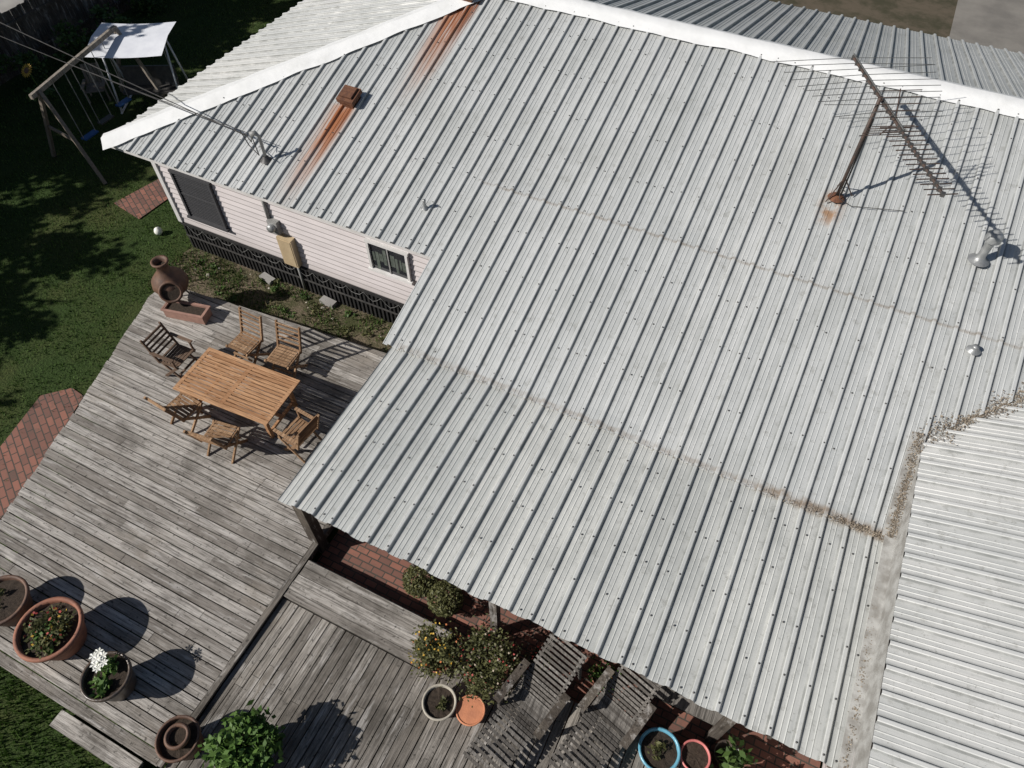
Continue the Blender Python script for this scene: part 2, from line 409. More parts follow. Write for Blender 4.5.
corr(b,-14.7,XE,main_v,lambda u,v,h:(u,v,zm(v)+h+wv(u,v)),M['roof'],nseg=14,kinks=(-6.05,XV,XWR,-8.0))
b.build('main_roof',house)
b=B(); 
corr(b,-6.0,XV+1.8,lambda x:(10.6,10.9) if x<4.9 else (10.6,10.6),lambda u,v,h:(u,v,zm(v)+h+.012-(v-10.6)*.036+wv(u,v)),M['roof'],nseg=1)
corr(b,-6.0,XV-.02,lambda x:(6.80,7.1),lambda u,v,h:(u,v,zm(v)+h+.014-(v-6.8)*.042+wv(u,v)),M['roof'],nseg=1)
b.build('sheet_laps',house)
ZB=zm(6.85)
def zp(y): return ZB-.02-.032*(6.85-y)
b=B()
corr(b,-5.85,3.12,lambda x:(3.30+.012*math.sin(x*9.1)+.01*math.sin(x*3.3),6.95),lambda u,v,h:(u,v,zp(v)+h+wv(u,v)),M['porchroof'],nseg=10)
b.build('porch_roof',house)
b=B()
corr(b,8.76,22.24,lambda y:(-14.7,-8.0-abs(y-YR)*6.7/6.74),lambda u,v,h:(v,u,2.83+A*(v+14.7)+h+wv(v,u)),M['roofx'],nseg=8,kinks=(YR,))
b.build('hip_end_roof',house)
b=B()
corr(b,-14.7,XE,lambda x:(YR,22.24) if x>-8 else (YR+(-8-x)*1.003,22.24),lambda u,v,h:(u,v,ZR-A*(v-YR)+h+wv(u,v)),M['roof'],nseg=8,kinks=(-8,))
b.build('back_roof',house)
ZW=2.76
b=B()
corr(b,-4.0,YV+6.0,lambda y:(XV+max(0,y-YV),XWR),lambda u,v,h:(v,u,ZW+A*(v-XV)+h+wv(v,u)),M['roofx'],nseg=6,kinks=(YV,))
corr(b,-4.0,YV+6.0,lambda y:(XWR,XE-max(0,y-YV)),lambda u,v,h:(v,u,ZW+A*(XWR-XV)-A*(v-XWR)+h+wv(v,u)),M['roofx'],nseg=6,kinks=(YV,))
b.build('wing_roof',house)
b=B(); random.seed(5)
def screw(x,y,z):
    b.lathe((x,y,z),[(.016,0),(.014,.008),(.004,.014)],M['dark'],n=6,smooth=False)
k=math.floor(-14.7/PER)
while k*PER<9:
    x=k*PER+.055; lo,hi=main_v(x)
    for i,y in enumerate([7.0,7.9,8.9,9.8,10.66,11.6,12.6,13.6,14.6,15.2]):
        if lo+.05<y<hi-.1 and random.random()<.7: screw(x,y+U(-.02,.02),zm(y)+RH+wv(x,y)+(.012 if abs(y-10.66)<.1 else 0))
        if lo+.05<y<hi-.4 and random.random()<.35: screw(x+.17,y+U(-.02,.02),zm(y)+.008+wv(x,y))
    if -5.8<x<3.0:
        for y in(3.4,4.15,4.9,5.65,6.4):
            if random.random()<.8: screw(x,y+U(-.02,.02),zp(y)+RH+wv(x,y))
            if random.random()<.5: screw(x+.17,y+U(-.02,.02),zp(y)+.008+wv(x,y))
    k+=1
b.build('roof_screws',house)
def cap(name,p0,p1,side1,side2,w1,w2,z1,z2,n=60,mat=None,amp=.018,lift=.065):
    b=B(); vs=[];fs=[]; p0=Vector(p0);p1=Vector(p1)
    for i in range(n+1):
        t=i/n; c=p0.lerp(p1,t); row=[]
        for s,w,zf in((side1,w1,z1),(side2,w2,z2)):
            s=Vector(s)
            for q in((1.0,.5) if zf is z1 else (.5,1.0)):
                ww=w*q*(1+.14*noise.noise(Vector((t*n*.25,q*7+w,w*9))))
                x,y=c.x+s.x*ww,c.y+s.y*ww
                row.append((x,y,zf(x,y)+lift*(1 if q<1 else .8)+amp*noise.noise(Vector((x*2.2,y*2.2,q)))))
        mid=(c.x,c.y,c.z+lift+.03+amp*noise.noise(Vector((c.x*2,c.y*2,7))))
        row=row[:2]+[mid]+row[2:]; vs+=row
    for i in range(n):
        for j in range(4): fs.append((i*5+j,i*5+j+1,(i+1)*5+j+1,(i+1)*5+j))
    b.add(vs,fs,mat or M['cap'],.3,True); return b.build(name,house)
fm=lambda x,y:zm(y)
fe=lambda x,y:2.83+A*(x+14.7)
fb=lambda x,y:ZR-A*(y-YR)
r2=.7071
cap('hip_cap',(-14.72,8.74,2.83),(-8.0,15.5,ZR),(r2,-r2,0),(-r2,r2,0),.32,.42,fm,fe)
cap('hip_cap_back',(-14.72,22.26,2.83),(-8.0,15.5,ZR),(r2,r2,0),(-r2,-r2,0),.30,.40,fb,fe)
cap('ridge_cap',(-8.1,15.5,ZR),(XE,15.5,ZR),(0,-1,0),(0,1,0),.38,.36,fm,fb,n=120)
b=B()
b.add([(3.04,3.2,zp(3.2)+.06),(3.2,3.2,zp(3.2)+.065),(3.2,6.85,ZB+.07),(3.04,6.85,ZB+.06)],[(0,1,2,3)],M['greyflash'])
b.add([(3.2,-4,2.2),(3.2,6.85,2.2),(3.2,8.5,2.6),(3.2,8.6,2.76),(3.2,-4,2.74)],[(0,1,2,3,4)],M['greyflash'])
b.add([(3.0,6.8,zm(6.8)+.055),(3.22,6.8,zm(6.8)+.065),(3.22,8.6,zm(8.6)+.055),(3.0,8.6,zm(8.6)+.055)],[(0,1,2,3)],M['greyflash'])
b.build('valley_flashing',house)
b=B(); random.seed(11)
def lit(x,y,z,s): b.leaf((x,y,z),s,M['litter'],nrm=Vector((U(-.4,.4),U(-.4,.4),1)))
for i in range(2800):
    t=U(0,1)**.9; x=3.2+t*2.4; y=YV+t*2.4; o=random.gauss(0,.055+.05*noise.noise(Vector((t*6,0,0))));x+=o;y-=o
    lit(x,y,max(zm(y),ZW+A*(x-XV))+.02+U(0,.03),U(.015,.05))
for i in range(1300):
    y=U(6.85,8.6); x=3.12+random.gauss(0,.04); lit(x,y,zm(y)+.065+U(0,.02),U(.012,.04))
for i in range(900):
    x=3.1-abs(random.gauss(0,1))*.6; y=6.84+random.gauss(0,.03); lit(x,y,ZB+.03+U(0,.03),U(.012,.04))
for i in range(700):
    x=U(-5.7,3.1); y=6.8+random.gauss(0,.02); lit(x,y,ZB+.015+U(0,.02),U(.012,.03))
for i in range(400):
    y=U(3.3,6.8); x=3.12+random.gauss(0,.03); lit(x,y,zp(y)+.075,U(.012,.04))
b.build('leaf_litter',house)
def lapwall(b,axis,a0,a1,fixed,z0,z1,sgn,mat,lap=.15):
    z=z0
    while z<z1-.01:
        ze=min(z+lap,z1); o=.028*sgn
        if axis=='x': vs=[(a0,fixed+o,z),(a1,fixed+o,z),(a1,fixed,ze),(a0,fixed,ze),(a0,fixed,z),(a1,fixed,z)]
        else: vs=[(fixed+o,a0,z),(fixed+o,a1,z),(fixed,a1,ze),(fixed,a0,ze),(fixed,a0,z),(fixed,a1,z)]
        b.add(vs,[(0,1,2,3),(0,4,5,1)],mat); z=ze
b=B(); YW=8.93
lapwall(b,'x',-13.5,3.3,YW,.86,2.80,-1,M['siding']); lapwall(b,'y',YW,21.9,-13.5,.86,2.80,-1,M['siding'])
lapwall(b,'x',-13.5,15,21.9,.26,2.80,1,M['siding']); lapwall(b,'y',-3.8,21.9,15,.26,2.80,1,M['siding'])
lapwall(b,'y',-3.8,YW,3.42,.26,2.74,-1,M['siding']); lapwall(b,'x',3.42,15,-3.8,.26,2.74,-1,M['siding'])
b.box((.75,15.4,1.4),(28.3,12.8,2.7),M['white']); b.box((9.2,2.5,1.4),(11.4,12.4,2.6),M['white'])
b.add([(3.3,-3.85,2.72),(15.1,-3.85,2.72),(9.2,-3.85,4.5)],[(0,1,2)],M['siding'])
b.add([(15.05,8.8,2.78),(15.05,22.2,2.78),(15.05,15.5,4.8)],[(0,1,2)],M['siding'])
b.box((-13.47,YW-.02,1.83),(.12,.08,1.94),M['white'])
b.box((-10.35,8.80,2.745),(8.6,.03,.13),M['white'])
b.box((-14.62,15.5,2.745),(.03,13.2,.13),M['white'])
b.add([(-14.6,8.82,2.69),(-6,8.82,2.69),(-6,8.95,2.69),(-13.5,8.95,2.69),(-13.5,22,2.69),(-14.6,22,2.69)],[(0,1,2,3,4,5)],M['white'])
b.build('walls',house)
b=B()
b.box((-9.7,YW+.02,.42),(7.6,.03,.84),M['black']); b.box((-13.49,15.4,.42),(.03,12.9,.84),M['black'])
x=-13.45
while x<-5.9:
    b.box((x,YW-.02,.41),(.05,.025,.80),M['black']); x+=.115
b.box((-9.7,YW-.035,.80),(7.6,.03,.07),M['black']); b.box((-9.7,YW-.035,.42),(7.6,.02,.04),M['dark'])
for i in range(16):
    x=-13.3+i*.47; b.tube([(x,YW-.05,.78),(x+.12,YW-.06,.66),(x+.235,YW-.06,.62+U(-.05,.03)),(x+.35,YW-.06,.66),(x+.47,YW-.05,.78)],.004,M['metergrey'],5)
b.build('skirting',house)
def window(name,x0,x1,z0,z1,rows,style):
    b=B(); y=YW-.04; cx=(x0+x1)/2;cz=(z0+z1)/2;w=.06
    b.box((cx,y,cz),(x1-x0-.04,.02,z1-z0-.04),M['glass'])
    fr=M['white'] if style else M['screen']
    b.box((cx,y-.02,z1),(x1-x0+.10,.07,w),fr);b.box((cx,y-.03,z0),(x1-x0+.14,.10,w),fr)
    for x in(x0,x1): b.box((x,y-.02,cz),(w,.07,z1-z0-.06),fr)
    if style:
        b.box((cx,y-.018,cz),(.03,.03,z1-z0-.07),M['metergrey'])
        random.seed(9)
        for k in range(9): b.box((x0+(x1-x0)*(.1+.1*k),y-.012,cz+U(-.1,.1)),(U(.04,.12),.006,U(.2,.5)),M['curtain'])
    else:
        b.box((cx,y-.018,cz+.05),(x1-x0-.06,.035,.05),M['screen'])
        n=rows
        for i in range(n): b.box((cx,y-.02,z0+.05+(z1-z0-.1)*i/(n-1)),(x1-x0-.07,.012,.022),M['screen'])
    b.build(name,house)
window('window',-12.97,-11.88,1.22,2.52,24,0); window('window',-7.7,-6.75,1.72,2.5,10,1)
b=B()
b.box((-5.64,3.5,1.06),(.2,.2,1.95),M['post'])
for x in(-2.02,1.75): b.box((x,3.5,1.06),(.13,.13,1.95),M['post'])
b.box((-1.4,3.5,2.03),(8.9,.09,.13),M['post'])
b.box((-1.4,6.9,2.03),(8.9,.09,.13),M['post'])
for i in range(12): b.box((-5.7+i*.79,5.05,2.035),(.05,3.45,.09),M['post'])
b.build('porch_frame',house)
b=B()
b.box((-10.0,YW-.09,1.32),(.40,.16,.80),M['tan']); b.box((-10.0,YW-.175,1.32),(.34,.012,.72),M['tan'])
b.box((-10.22,YW-.08,1.95),(.26,.14,.34),M['metergrey'])
b.M=Matrix.Translation((-10.22,YW-.15,1.98))@Matrix.Rotation(math.pi/2,4,'X'); b.lathe((0,0,0),[(.10,0),(.10,.07),(.08,.11),(0,.12)],M['galv'],n=18); b.M=Matrix.Identity(4)
b.tube([(-10.35,YW-.06,2.1),(-10.35,YW-.06,2.8)],.04,M['metergrey']); b.tube([(-9.93,YW-.06,.9),(-9.93,YW-.06,.1)],.03,M['metergrey'])
b.build('electric_meter',house)
b=B()
mx,my=-10.6,9.55; z0=zm(my)
b.lathe((mx,my,z0),[(.14,.03),(.09,.08),(.05,.14)],M['dark'],n=14)
b.tube([(mx,my,z0),(mx,my,z0+.62),(mx-.03,my-.05,z0+.72),(mx-.11,my-.12,z0+.70)],[.035,.035,.055,.06],M['metergrey'],10)
b.tube([(mx-.1,my-.12,z0+.68),(mx-.25,my-.02,z0+.42),(mx-.42,my+.03,z0+.55)],.012,M['dark'],5)
b.tube([(mx-.1,my-.1,z0+.66),(mx+.05,my-.2,z0+.30),(mx-.35,my-.02,z0+.30),(mx-.5,my,z0+.6)],.012,M['dark'],5)
b.build('service_mast',house)
b=B()
def cable(p,q,sag,r,m):
    p=Vector(p);q=Vector(q); b.tube([p.lerp(q,i/24)-Vector((0,0,sag*4*(i/24)*(1-i/24))) for i in range(25)],r,m,5)
cable((mx-.3,my,z0+.55),(-30,7.6,7.6),.15,.008,M['dark']); cable((mx-.35,my+.02,z0+.6),(-30,7.9,7.7),.35,.008,M['dark']); cable((mx-.42,my+.03,z0+.5),(-30,8.6,8.0),.2,.011,M['dark'])
b.build('power_lines')
b=B(); b.tube([(-30,8,0),(-30,8,9)],[.16,.11],M['bark'],12); b.box((-30,8,8.2),(.1,1.6,.12),M['bark']); b.build('utility_pole')
b=B(); x,y=-9.62,11.5; z=zm(y); at_=math.atan(A)
b.box((x,y,z+.07),(.34,.34,.12),M['rustvent'],(at_,0,0)); b.box((x,y,z+.17),(.42,.42,.10),M['rustvent'],(at_,0,0)); b.box((x,y,z+.24),(.30,.30,.06),M['rustvent'],(at_,0,0))
b.build('rusty_vent',house)
b=B(); x,y=-8.45,14.95; z=zm(y)
b.box((x,y,z+.08),(.34,.34,.16),M['rustvent'],(at_,0,0)); b.box((x,y,z+.2),(.46,.46,.08),M['galv'],(at_,0,0))
b.build('roof_vent',house)
b=B(); 
for (x,y,hh,r) in((3.24,11.95,.62,.07),(3.54,10.28,.12,.045),(-6.68,9.63,.22,.03)):
    z=zm(y); b.lathe((x,y,z-.05),[(r*2.6,.10),(r*1.6,.14),(r,.2),(r,.05+hh)],M['galv'],n=18)
    if hh>.4: b.lathe((x,y,z+hh),[(r*1.9,-.12),(r*1.9,.0),(r*1.2,.05),(0,.09)],M['galv'],n=18); b.lathe((x,y,z+hh),[(0,-.12),(r*1.9,-.12)],M['dark'],n=18)
    else: b.lathe((x,y,z+hh),[(r,0),(r*1.2,0),(r*1.2,.03),(0,.04)],M['galv'],n=16)
b.build('vent_pipes',house)
# ------------------------------------------------------------------ tv antenna
b=B(); bx,by=.66,12.4; z0=zm(by); zt=5.9
b.tube([(bx,by,z0),(bx,by,zt+.12)],.032,M['mastd'],8); b.lathe((bx,by,z0),[(.16,.05),(.12,.09),(.04,.12)],M['rustvent'],n=12)
b.tube([(bx+.06,by+.05,z0+.1),(bx+.04,by+.03,zt-.3)],.018,M['dark'],6)
for d in((.5,.25),(-.1,.5),(-.3,-.3)): b.tube([(bx,by,z0+.5),(bx+d[0]*.5,by+d[1]*.5,zm(by+d[1]*.5)+.05)],.012,M['mastd'],6)
P0=Vector((.02,13.75,zt));P1=Vector((1.9,10.35,zt)); d=(P1-P0).normalized(); s=Vector((0,0,1)).cross(d)
b.tube([P0,P1],.024,M['mastd'],6)
b.tube([P0+Vector((0,0,.05)),P0.lerp(P1,.6)+Vector((0,0,.05))],.014,M['alu'],6)
random.seed(4)
for i in range(11):
    t=.01+i*.048; L=2.9-1.3*t*1.8; c=P0.lerp(P1,t)
    b.tube([c-s*L/2+d*U(-.06,.06)+Vector((0,0,U(-.06,.03))),c,c+s*L/2+d*U(-.06,.06)+Vector((0,0,U(-.06,.03)))],.006,M['alu'],5)
    b.box(c,(.07,.07,.06),M['dark'])
for i in range(15):
    t=.56+i*.031; L=.62-.012*i; c=P0.lerp(P1,t)
    b.tube([c-s*L/2,c+s*L/2],.010,M['mastd'],5)
    b.box(c,(.06,.06,.06),M['dark'])
for sgn in(-1,1):
    for k in range(5):
        c=P0.lerp(P1,.52); off=Vector((0,0,sgn*(.08+.08*k)))-d*(.06*k)
        b.tube([c+off-s*.35,c+off+s*.35],.008,M['mastd'],5)
    b.tube([P0.lerp(P1,.52),P0.lerp(P1,.52)+Vector((0,0,sgn*.42))-d*.26],.01,M['mastd'],5)
b.tube([(bx,by,z0+.3),(bx+.05,by-.1,z0+.12),(bx+.3,by-.1,zm(by-.1)+.06),(bx+1.2,by+.1,zm(by+.1)+.06)],.007,M['dark'],5)
b.build('tv_antenna')
# ------------------------------------------------------------------ furniture
def place(x,y,z,ang,s=1.0): return Matrix.Translation((x,y,z))@Matrix.Rotation(math.radians(ang),4,'Z')@Matrix.Scale(s,4)
b=B(); b.M=place(-8.63,5.27,ZD,3)
LX,LY,zt_=2.2,1.15,.76
for sy in(-1,1): b.box((0,sy*(LY/2-.04),zt_),(LX,.08,.03),M['teak'])
for sx in(-1,1): b.box((sx*(LX/2-.04),0,zt_),(.08,LY-.164,.03),M['teak'])
b.box((0,0,zt_-.004),(.09,LY-.164,.03),M['teak'])
n=12
for half in(-1,1):
    for i in range(n):
        yy=-(LY/2-.085)+(LY-.17)*(i+.5)/n
        b.box((half*(LX/4-.0175),yy,zt_),(LX/2-.13,(LY-.17)/n-.024,.024),M['teak'])
for sx in(-1,1):
    for sy in(-1,1): b.box((sx*(LX/2-.22),sy*(LY/2-.16),.37),(.07,.07,.74),M['teak'])
    b.box((sx*(LX/2-.22),0,.16),(.05,LY-.38,.06),M['teak'])
for sy in(-1,1): b.box((0,sy*(LY/2-.16),.69),(LX-.5,.03,.09),M['teak'])
b.box((0,0,.16),(LX-.5,.05,.06),M['teak'])
b.build('garden_table')
def chair(x,y,ang,arms=False,mat=None,s=1.15):
    m=mat or M['teaky']; b=B(); b.M=place(x,y,ZD,ang,s)
    w=.48
    for i in range(7): b.box((0,-.19+i*.064,.44+(.008 if i in(0,6) else 0)),(w-.06,.046,.018),m)
    for sx in(-1,1):
        X=sx*w/2
        b.bar((X,-.24,0),(X,.22,.45),.028,.045,m); b.bar((X*.94,.24,0),(X*.94,-.20,.46),.028,.045,m)
        b.bar((X,-.19,.40),(X,-.36,.93),.030,.045,m)
        b.box((X*.94,0,.42),(.025,.44,.035),m)
        if arms:
            b.box((X*1.06,-.02,.66),(.055,.50,.022),m); b.bar((X,.18,.42),(X,.18,.65),.03,.03,m)
    for i in range(5):
        t=.28+i*.155; yy=-.19-.17*t; zz=.40+.53*t
        b.box((0,yy+.004,zz),(w-.03,.016,.055 if i<4 else .07),m,(-.31,0,0))
    b.box((0,.15,.2),(w-.05,.03,.03),m)
    b.build('garden_chair')
chair(-10.45,5.45,-88,True,M['teakd']); chair(-9.4,6.35,178); chair(-8.45,6.42,184)
chair(-9.45,4.5,-6); chair(-8.35,4.3,8); chair(-7.02,5.0,84,True)
def lounger(x,y,ang):
    b=B(); b.M=place(x,y,ZL,ang,1.0); m=M['grey']
    prof=[(-1.1,.30),(-.7,.38),(-.3,.36),(.0,.28),(.2,.30),(.45,.48),(.75,.72),(1.05,.98)]
    def at(t):
        t=t*(len(prof)-1); i=min(int(t),len(prof)-2); f=t-i
        return (prof[i][0]*(1-f)+prof[i+1][0]*f, prof[i][1]*(1-f)+prof[i+1][1]*f)
    W=.66
    for sx in(-1,1):
        for i in range(len(prof)-1): b.bar((sx*(W/2-.05),prof[i][0],prof[i][1]-.05),(sx*(W/2-.05),prof[i+1][0],prof[i+1][1]-.05),.035,.08,m)
        b.box((sx*(W/2+.06),.12,.60),(.13,.75,.025),M['post'],(.05,0,0))
        b.box((sx*(W/2+.03),-.2,.30),(.05,.08,.58),m); b.bar((sx*(W/2+.03),.42,0),(sx*(W/2+.03),.36,.58),.05,.08,m)
        b.box((sx*(W/2-.05),-.95,.14),(.05,.07,.28),m)
    n=34
    for i in range(n):
        t=(i+.5)/n; a=at(t); a2=at(min(1,t+.01)); an=math.atan2(a2[1]-a[1],a2[0]-a[0])
        b.box((0,a[0],a[1]),(W,.046,.018),m,(an,0,0))
    b.bar((-W/2,.95,.05),(-W/2+.1,1.0,.85),.04,.05,m); b.bar((W/2,.95,.05),(W/2-.1,1.0,.85),.04,.05,m)
    b.build('wooden_sun_lounger')
lounger(-.98,2.5,-14); lounger(.22,2.95,-16)
b=B(); cx,cy=-12.02,7.02
b.M=Matrix.Translation((cx,cy,ZD))@Matrix.Rotation(.8,4,'Z')
for k in range(3):
    a=k*2.09+.5; b.tube([(.26*math.cos(a),.26*math.sin(a),0),(.20*math.cos(a),.20*math.sin(a),.28)],.02,M['dark'],6)
b.lathe((0,0,.24),[(.0,0),(.16,.01),(.33,.14),(.40,.30),(.37,.44),(.25,.58),(.15,.68),(.13,.80),(.15,.88),(.19,.92),(.19,.96),(.15,.96),(.11,.9),(.09,.8)],M['brownpot'],n=32)
b.lathe((0,0,.24),[(.12,.85),(0,.85)],M['soil'],n=16)  # dark disc paints the shade inside the flue, no soil here
M0=b.M.copy()
b.M=M0@Matrix.Translation((0,-.375,.60))@Matrix.Rotation(math.radians(62),4,'X')
b.lathe((0,0,0),[(.25,-.10),(.255,.02),(.235,.05),(.20,.05),(.19,.0)],M['brownpot'],n=24); b.disc((0,0,.015),.2,M['soil'])  # dark disc across the mouth stands in for the shaded hollow
b.M=Matrix.Identity(4)
b.build('chiminea')
b=B(); b.M=place(-11.45,6.72,ZD,12,1.15)
for (c,s_) in(((0,-.13,.12),(.85,.03,.22)),((0,.13,.12),(.85,.03,.22)),((-.41,0,.12),(.03,.23,.22)),((.41,0,.12),(.03,.23,.22)),((0,0,.02),(.8,.23,.03)),((0,-.15,.22),(.9,.03,.03)),((0,.15,.22),(.9,.03,.03)),((-.435,0,.22),(.03,.27,.03)),((.435,0,.22),(.03,.27,.03))): b.box(c,s_,M['terrap'])
b.box((0,0,.13),(.79,.225,.12),M['soil']); b.build('planter_box')
def pot(x,y,z,r,h,mat,name='plant_pot',fol=None,parent=None,soil=True):
    b=B(); b.lathe((x,y,z),[(0,.0),(r*.62,0),(r*.68,.03),(r*.93,h*.8),(r*.95,h*.86),(r*1.03,h*.87),(r*1.05,h*.93),(r*1.03,h),(r*.93,h),(r*.9,h*.9),(r*.88,h*.84)],mat,n=36)
    if soil: b.disc((x,y,z+h*.86),r*.9,M['soil'],lump=.01)
    if fol: fol(b,x,y,z+h*.86,r)
    return b.build(name)
def f_flow(b,x,y,z,r):
    b.foliage((x,y,z+.05),r*.8,1000,.07,M['leafo'],18,.35); b.foliage((x+.1,y-.1,z+.08),r*.5,300,.08,M['leafb'],8,.35)
    for i in range(60):
        a=U(0,6.28);q=r*.7*math.sqrt(U(0,1)); b.leaf((x+q*math.cos(a),y+q*math.sin(a),z+U(.08,.2)),.05,random.choice([M['red'],M['red'],M['yellow']]),asp=.9)
def f_white(b,x,y,z,r):
    b.foliage((x,y,z+.08),r*.7,230,.11,M['leafb'],9,.5)
    for i in range(9):
        a=U(0,6.28);q=r*.5*U(0,1);c=Vector((x+q*math.cos(a)-.12,y+q*math.sin(a)+.14,z+U(.25,.36)))
        for k in range(6): 
            a2=k*1.047; b.add([c,c+Vector((.05*math.cos(a2-.4),.05*math.sin(a2-.4),.01)),c+Vector((.075*math.cos(a2),.075*math.sin(a2),.0)),c+Vector((.05*math.cos(a2+.4),.05*math.sin(a2+.4),.01))],[(0,1,2,3)],M['petalw'])
def f_sparse(b,x,y,z,r): b.foliage((x,y,z+.04),r*.6,60,.08,M['leafo'],5,.4)
def f_big(b,x,y,z,r):
    b.foliage((x,y,z+.28),r*1.5,2300,.12,M['leafb'],22,.65)
    for i in range(14): a=U(0,6.28); b.tube([(x,y,z),(x+.25*math.cos(a),y+.25*math.sin(a),z+.4)],.008,M['leaf'],5)
pot(-8.3,.16,ZD,.50,.60,M['terra'],fol=f_flow,name='flower_pot')
pot(-6.95,.02,ZD,.36,.58,M['darkpot'],fol=f_white,name='flower_pot')
pot(-5.4,-.17,ZL,.31,.55,M['brownpot'],fol=f_sparse); b=B(); b.lathe((-5.38,-.15,.99),[(.17,0),(.19,.07),(.17,.1),(.14,.1),(.12,.0)],M['brownpot']); b.disc((-5.38,-.15,1.02),.13,M['soil']); b.build('clay_bowl')
pot(-9.45,.15,ZD,.42,.5,M['brownpot'],fol=f_sparse)
pot(-4.42,.12,ZL,.34,.42,M['terra'],fol=f_big,name='potted_bush')
pot(-2.23,2.0,ZL,.26,.32,M['cream'],fol=f_sparse); pot(-1.75,2.12,ZL,.22,.26,M['terrao'],soil=False)
b=B(); b.disc((-1.75,2.12,ZL+.25),.2,M['terrao']); b.build('pot_saucer')
pot(1.04,2.85,ZL,.30,.36,M['blue'],fol=f_sparse); pot(1.55,3.02,ZL,.22,.3,M['pink'])
b=B(); b.lathe((2.0,3.3,.15),[(0,0),(.14,0),(.19,.4),(.2,.4)],M['darkpot']); b.foliage((2.2,3.1,.7),.40,300,.14,M['leaf'],12,.7); b.build('potted_plant')
def shrub(x,y,r,mat,fl=None,n=1500,name='shrub',z=ZL,k=.06,ps=.04,cl=22):
    b=B()
    b.lathe((x,y,z-.02),[(0,0),(r*.5,0),(r*.65,.3),(r*.6,.3)],M['terra'])
    for i in range(9): a=U(0,6.28); b.tube([(x,y,z),(x+r*.5*math.cos(a),y+r*.5*math.sin(a),z+.4)],.008,M['bark'],5)
    b.foliage((x,y,z+.2+r*.5),r,n,.06,mat,cl,.85)
    if fl:
        for i in range(int(n*k)):
            a=U(0,6.28);e=U(.1,1.5); b.leaf((x+r*math.cos(a)*math.cos(e),y+r*math.sin(a)*math.cos(e),z+.2+r*.5+r*.85*math.sin(e)),ps,random.choice(fl),asp=.9)
    b.build(name)
shrub(-2.62,2.62,.44,M['leafo'],[M['yellow'],M['yellow'],M['orange']],2300,'flowering_shrub',k=.035)
shrub(-1.80,2.80,.52,M['leafo'],[M['red'],M['litter'],M['litter']],2900,'flowering_shrub',k=.03)
def ball(x,y,z,r):
    b=B(); b.lathe((x,y,z),[(0,0),(r*.5,0),(r*.6,.2),(r*.5,.2)],M['brownpot'])
    for i in range(2200):
        a=U(0,6.28);c_=U(-.6,1);q=math.sqrt(1-c_*c_);rr=r*U(.75,1.03)*(1+.08*noise.noise(Vector((a,c_*3,x))))
        b.leaf((x+rr*q*math.cos(a),y+rr*q*math.sin(a),z+.2+r*.7+rr*c_),.05,M['leafo'],U(.1,1))
    b.build('round_bush')
ball(-3.55,3.62,.14,.30); ball(-3.0,3.52,.14,.30)
shrub(-1.15,3.3,.25,M['leafd'],[M['red']],400,'flowering_shrub',.12)
shrub(-.1,3.55,.28,M['leafb'],None,260,'fern',.12)
b=B(); b.box((1.2,3.85,.55),(1.5,.5,.05),M['grey']); 
for x in(.55,1.85):
    for y in(3.65,4.05): b.box((x,y,.33),(.07,.07,.42),M['grey'])
b.box((1.2,4.1,.85),(1.5,.04,.12),M['grey']);b.box((.55,4.1,.7),(.05,.05,.3),M['grey']);b.box((1.85,4.1,.7),(.05,.05,.3),M['grey'])
b.build('garden_bench')
# ------------------------------------------------------------------ back yard
fence=B(); y=-8.0
while y<21.2:
    h=1.75+U(-.03,.03); fence.box((-24.3+U(-.01,.01),y,h/2),(.022,.135,h),M['fence']); y+=.145
fence.box((-24.25,6.6,1.4),(.05,29,.09),M['fence']);fence.box((-24.25,6.6,.4),(.05,29,.09),M['fence'])
x=-24.2
while x<-12:
    h=1.75+U(-.03,.03); fence.box((x,21.3,h/2),(.135,.022,h),M['fence']); x+=.145
fence.build('wooden_fence')
b=B()
beam0=Vector((-18.75,10.2,2.25)); beam1=Vector((-19.5,13.6,2.25))
b.bar(beam0-Vector((-.02,.3,0)),beam1,.09,.12,M['play'])
b.bar((beam0.x+1.3,beam0.y-.35,0),(beam0.x,beam0.y,2.28),.09,.09,M['play']); b.bar((beam0.x-1.0,beam0.y-.05,0),(beam0.x,beam0.y,2.28),.09,.09,M['play'])
b.bar((beam1.x-1.0,beam1.y,0),(beam1.x,beam1.y,2.28),.09,.09,M['play']);b.bar((beam1.x+1.0,beam1.y,0),(beam1.x,beam1.y,2.28),.09,.09,M['play'])
b.bar((beam0.x-.5,beam0.y-.02,1.1),(beam0.x+.62,beam0.y-.18,1.1),.05,.09,M['play'])
for k,(t,mat) in enumerate(((.22,M['bluep']),(.45,M['dark']),(.72,M['bluep']))):
    c=beam0.lerp(beam1,t)
    for o in(-.22,.22): b.tube([c+Vector((0,o,0)),c+Vector((.05,o,-1.75))],.012,M['metergrey'],5)
    b.box(c+Vector((.05,0,-1.77)),(.2,.48,.04),mat)
b.build('swing_set')
b=B(); tx,ty=-19.0,13.6
Rz=Matrix.Translation((tx,ty,0))@Matrix.Rotation(math.radians(28),4,'Z'); b.M=Rz
for sx in(-.95,.95):
    b.tube([(sx,-.55,0),(sx,-.1,1.95)],.03,M['canvas'],8); b.tube([(sx,.65,0),(sx,.1,1.95)],.03,M['canvas'],8); b.tube([(sx,-.6,.03),(sx,.7,.03)],.03,M['canvas'],8)
b.tube([(-.95,0,1.97),(.95,0,1.97)],.03,M['canvas'],8)
vs=[];fs=[];N=10
for i in range(N+1):
    for j in range(N+1):
        u=-1.1+2.2*i/N; v=-.9+1.8*j/N; vs.append((u,v,2.12-.10*abs(v)-.05*math.sin(math.pi*i/N)+.05*v))
for i in range(N):
    for j in range(N): k=i*(N+1)+j; fs.append((k,k+N+1,k+N+2,k+1))
b.add(vs,fs,M['canvas'],.1,True)
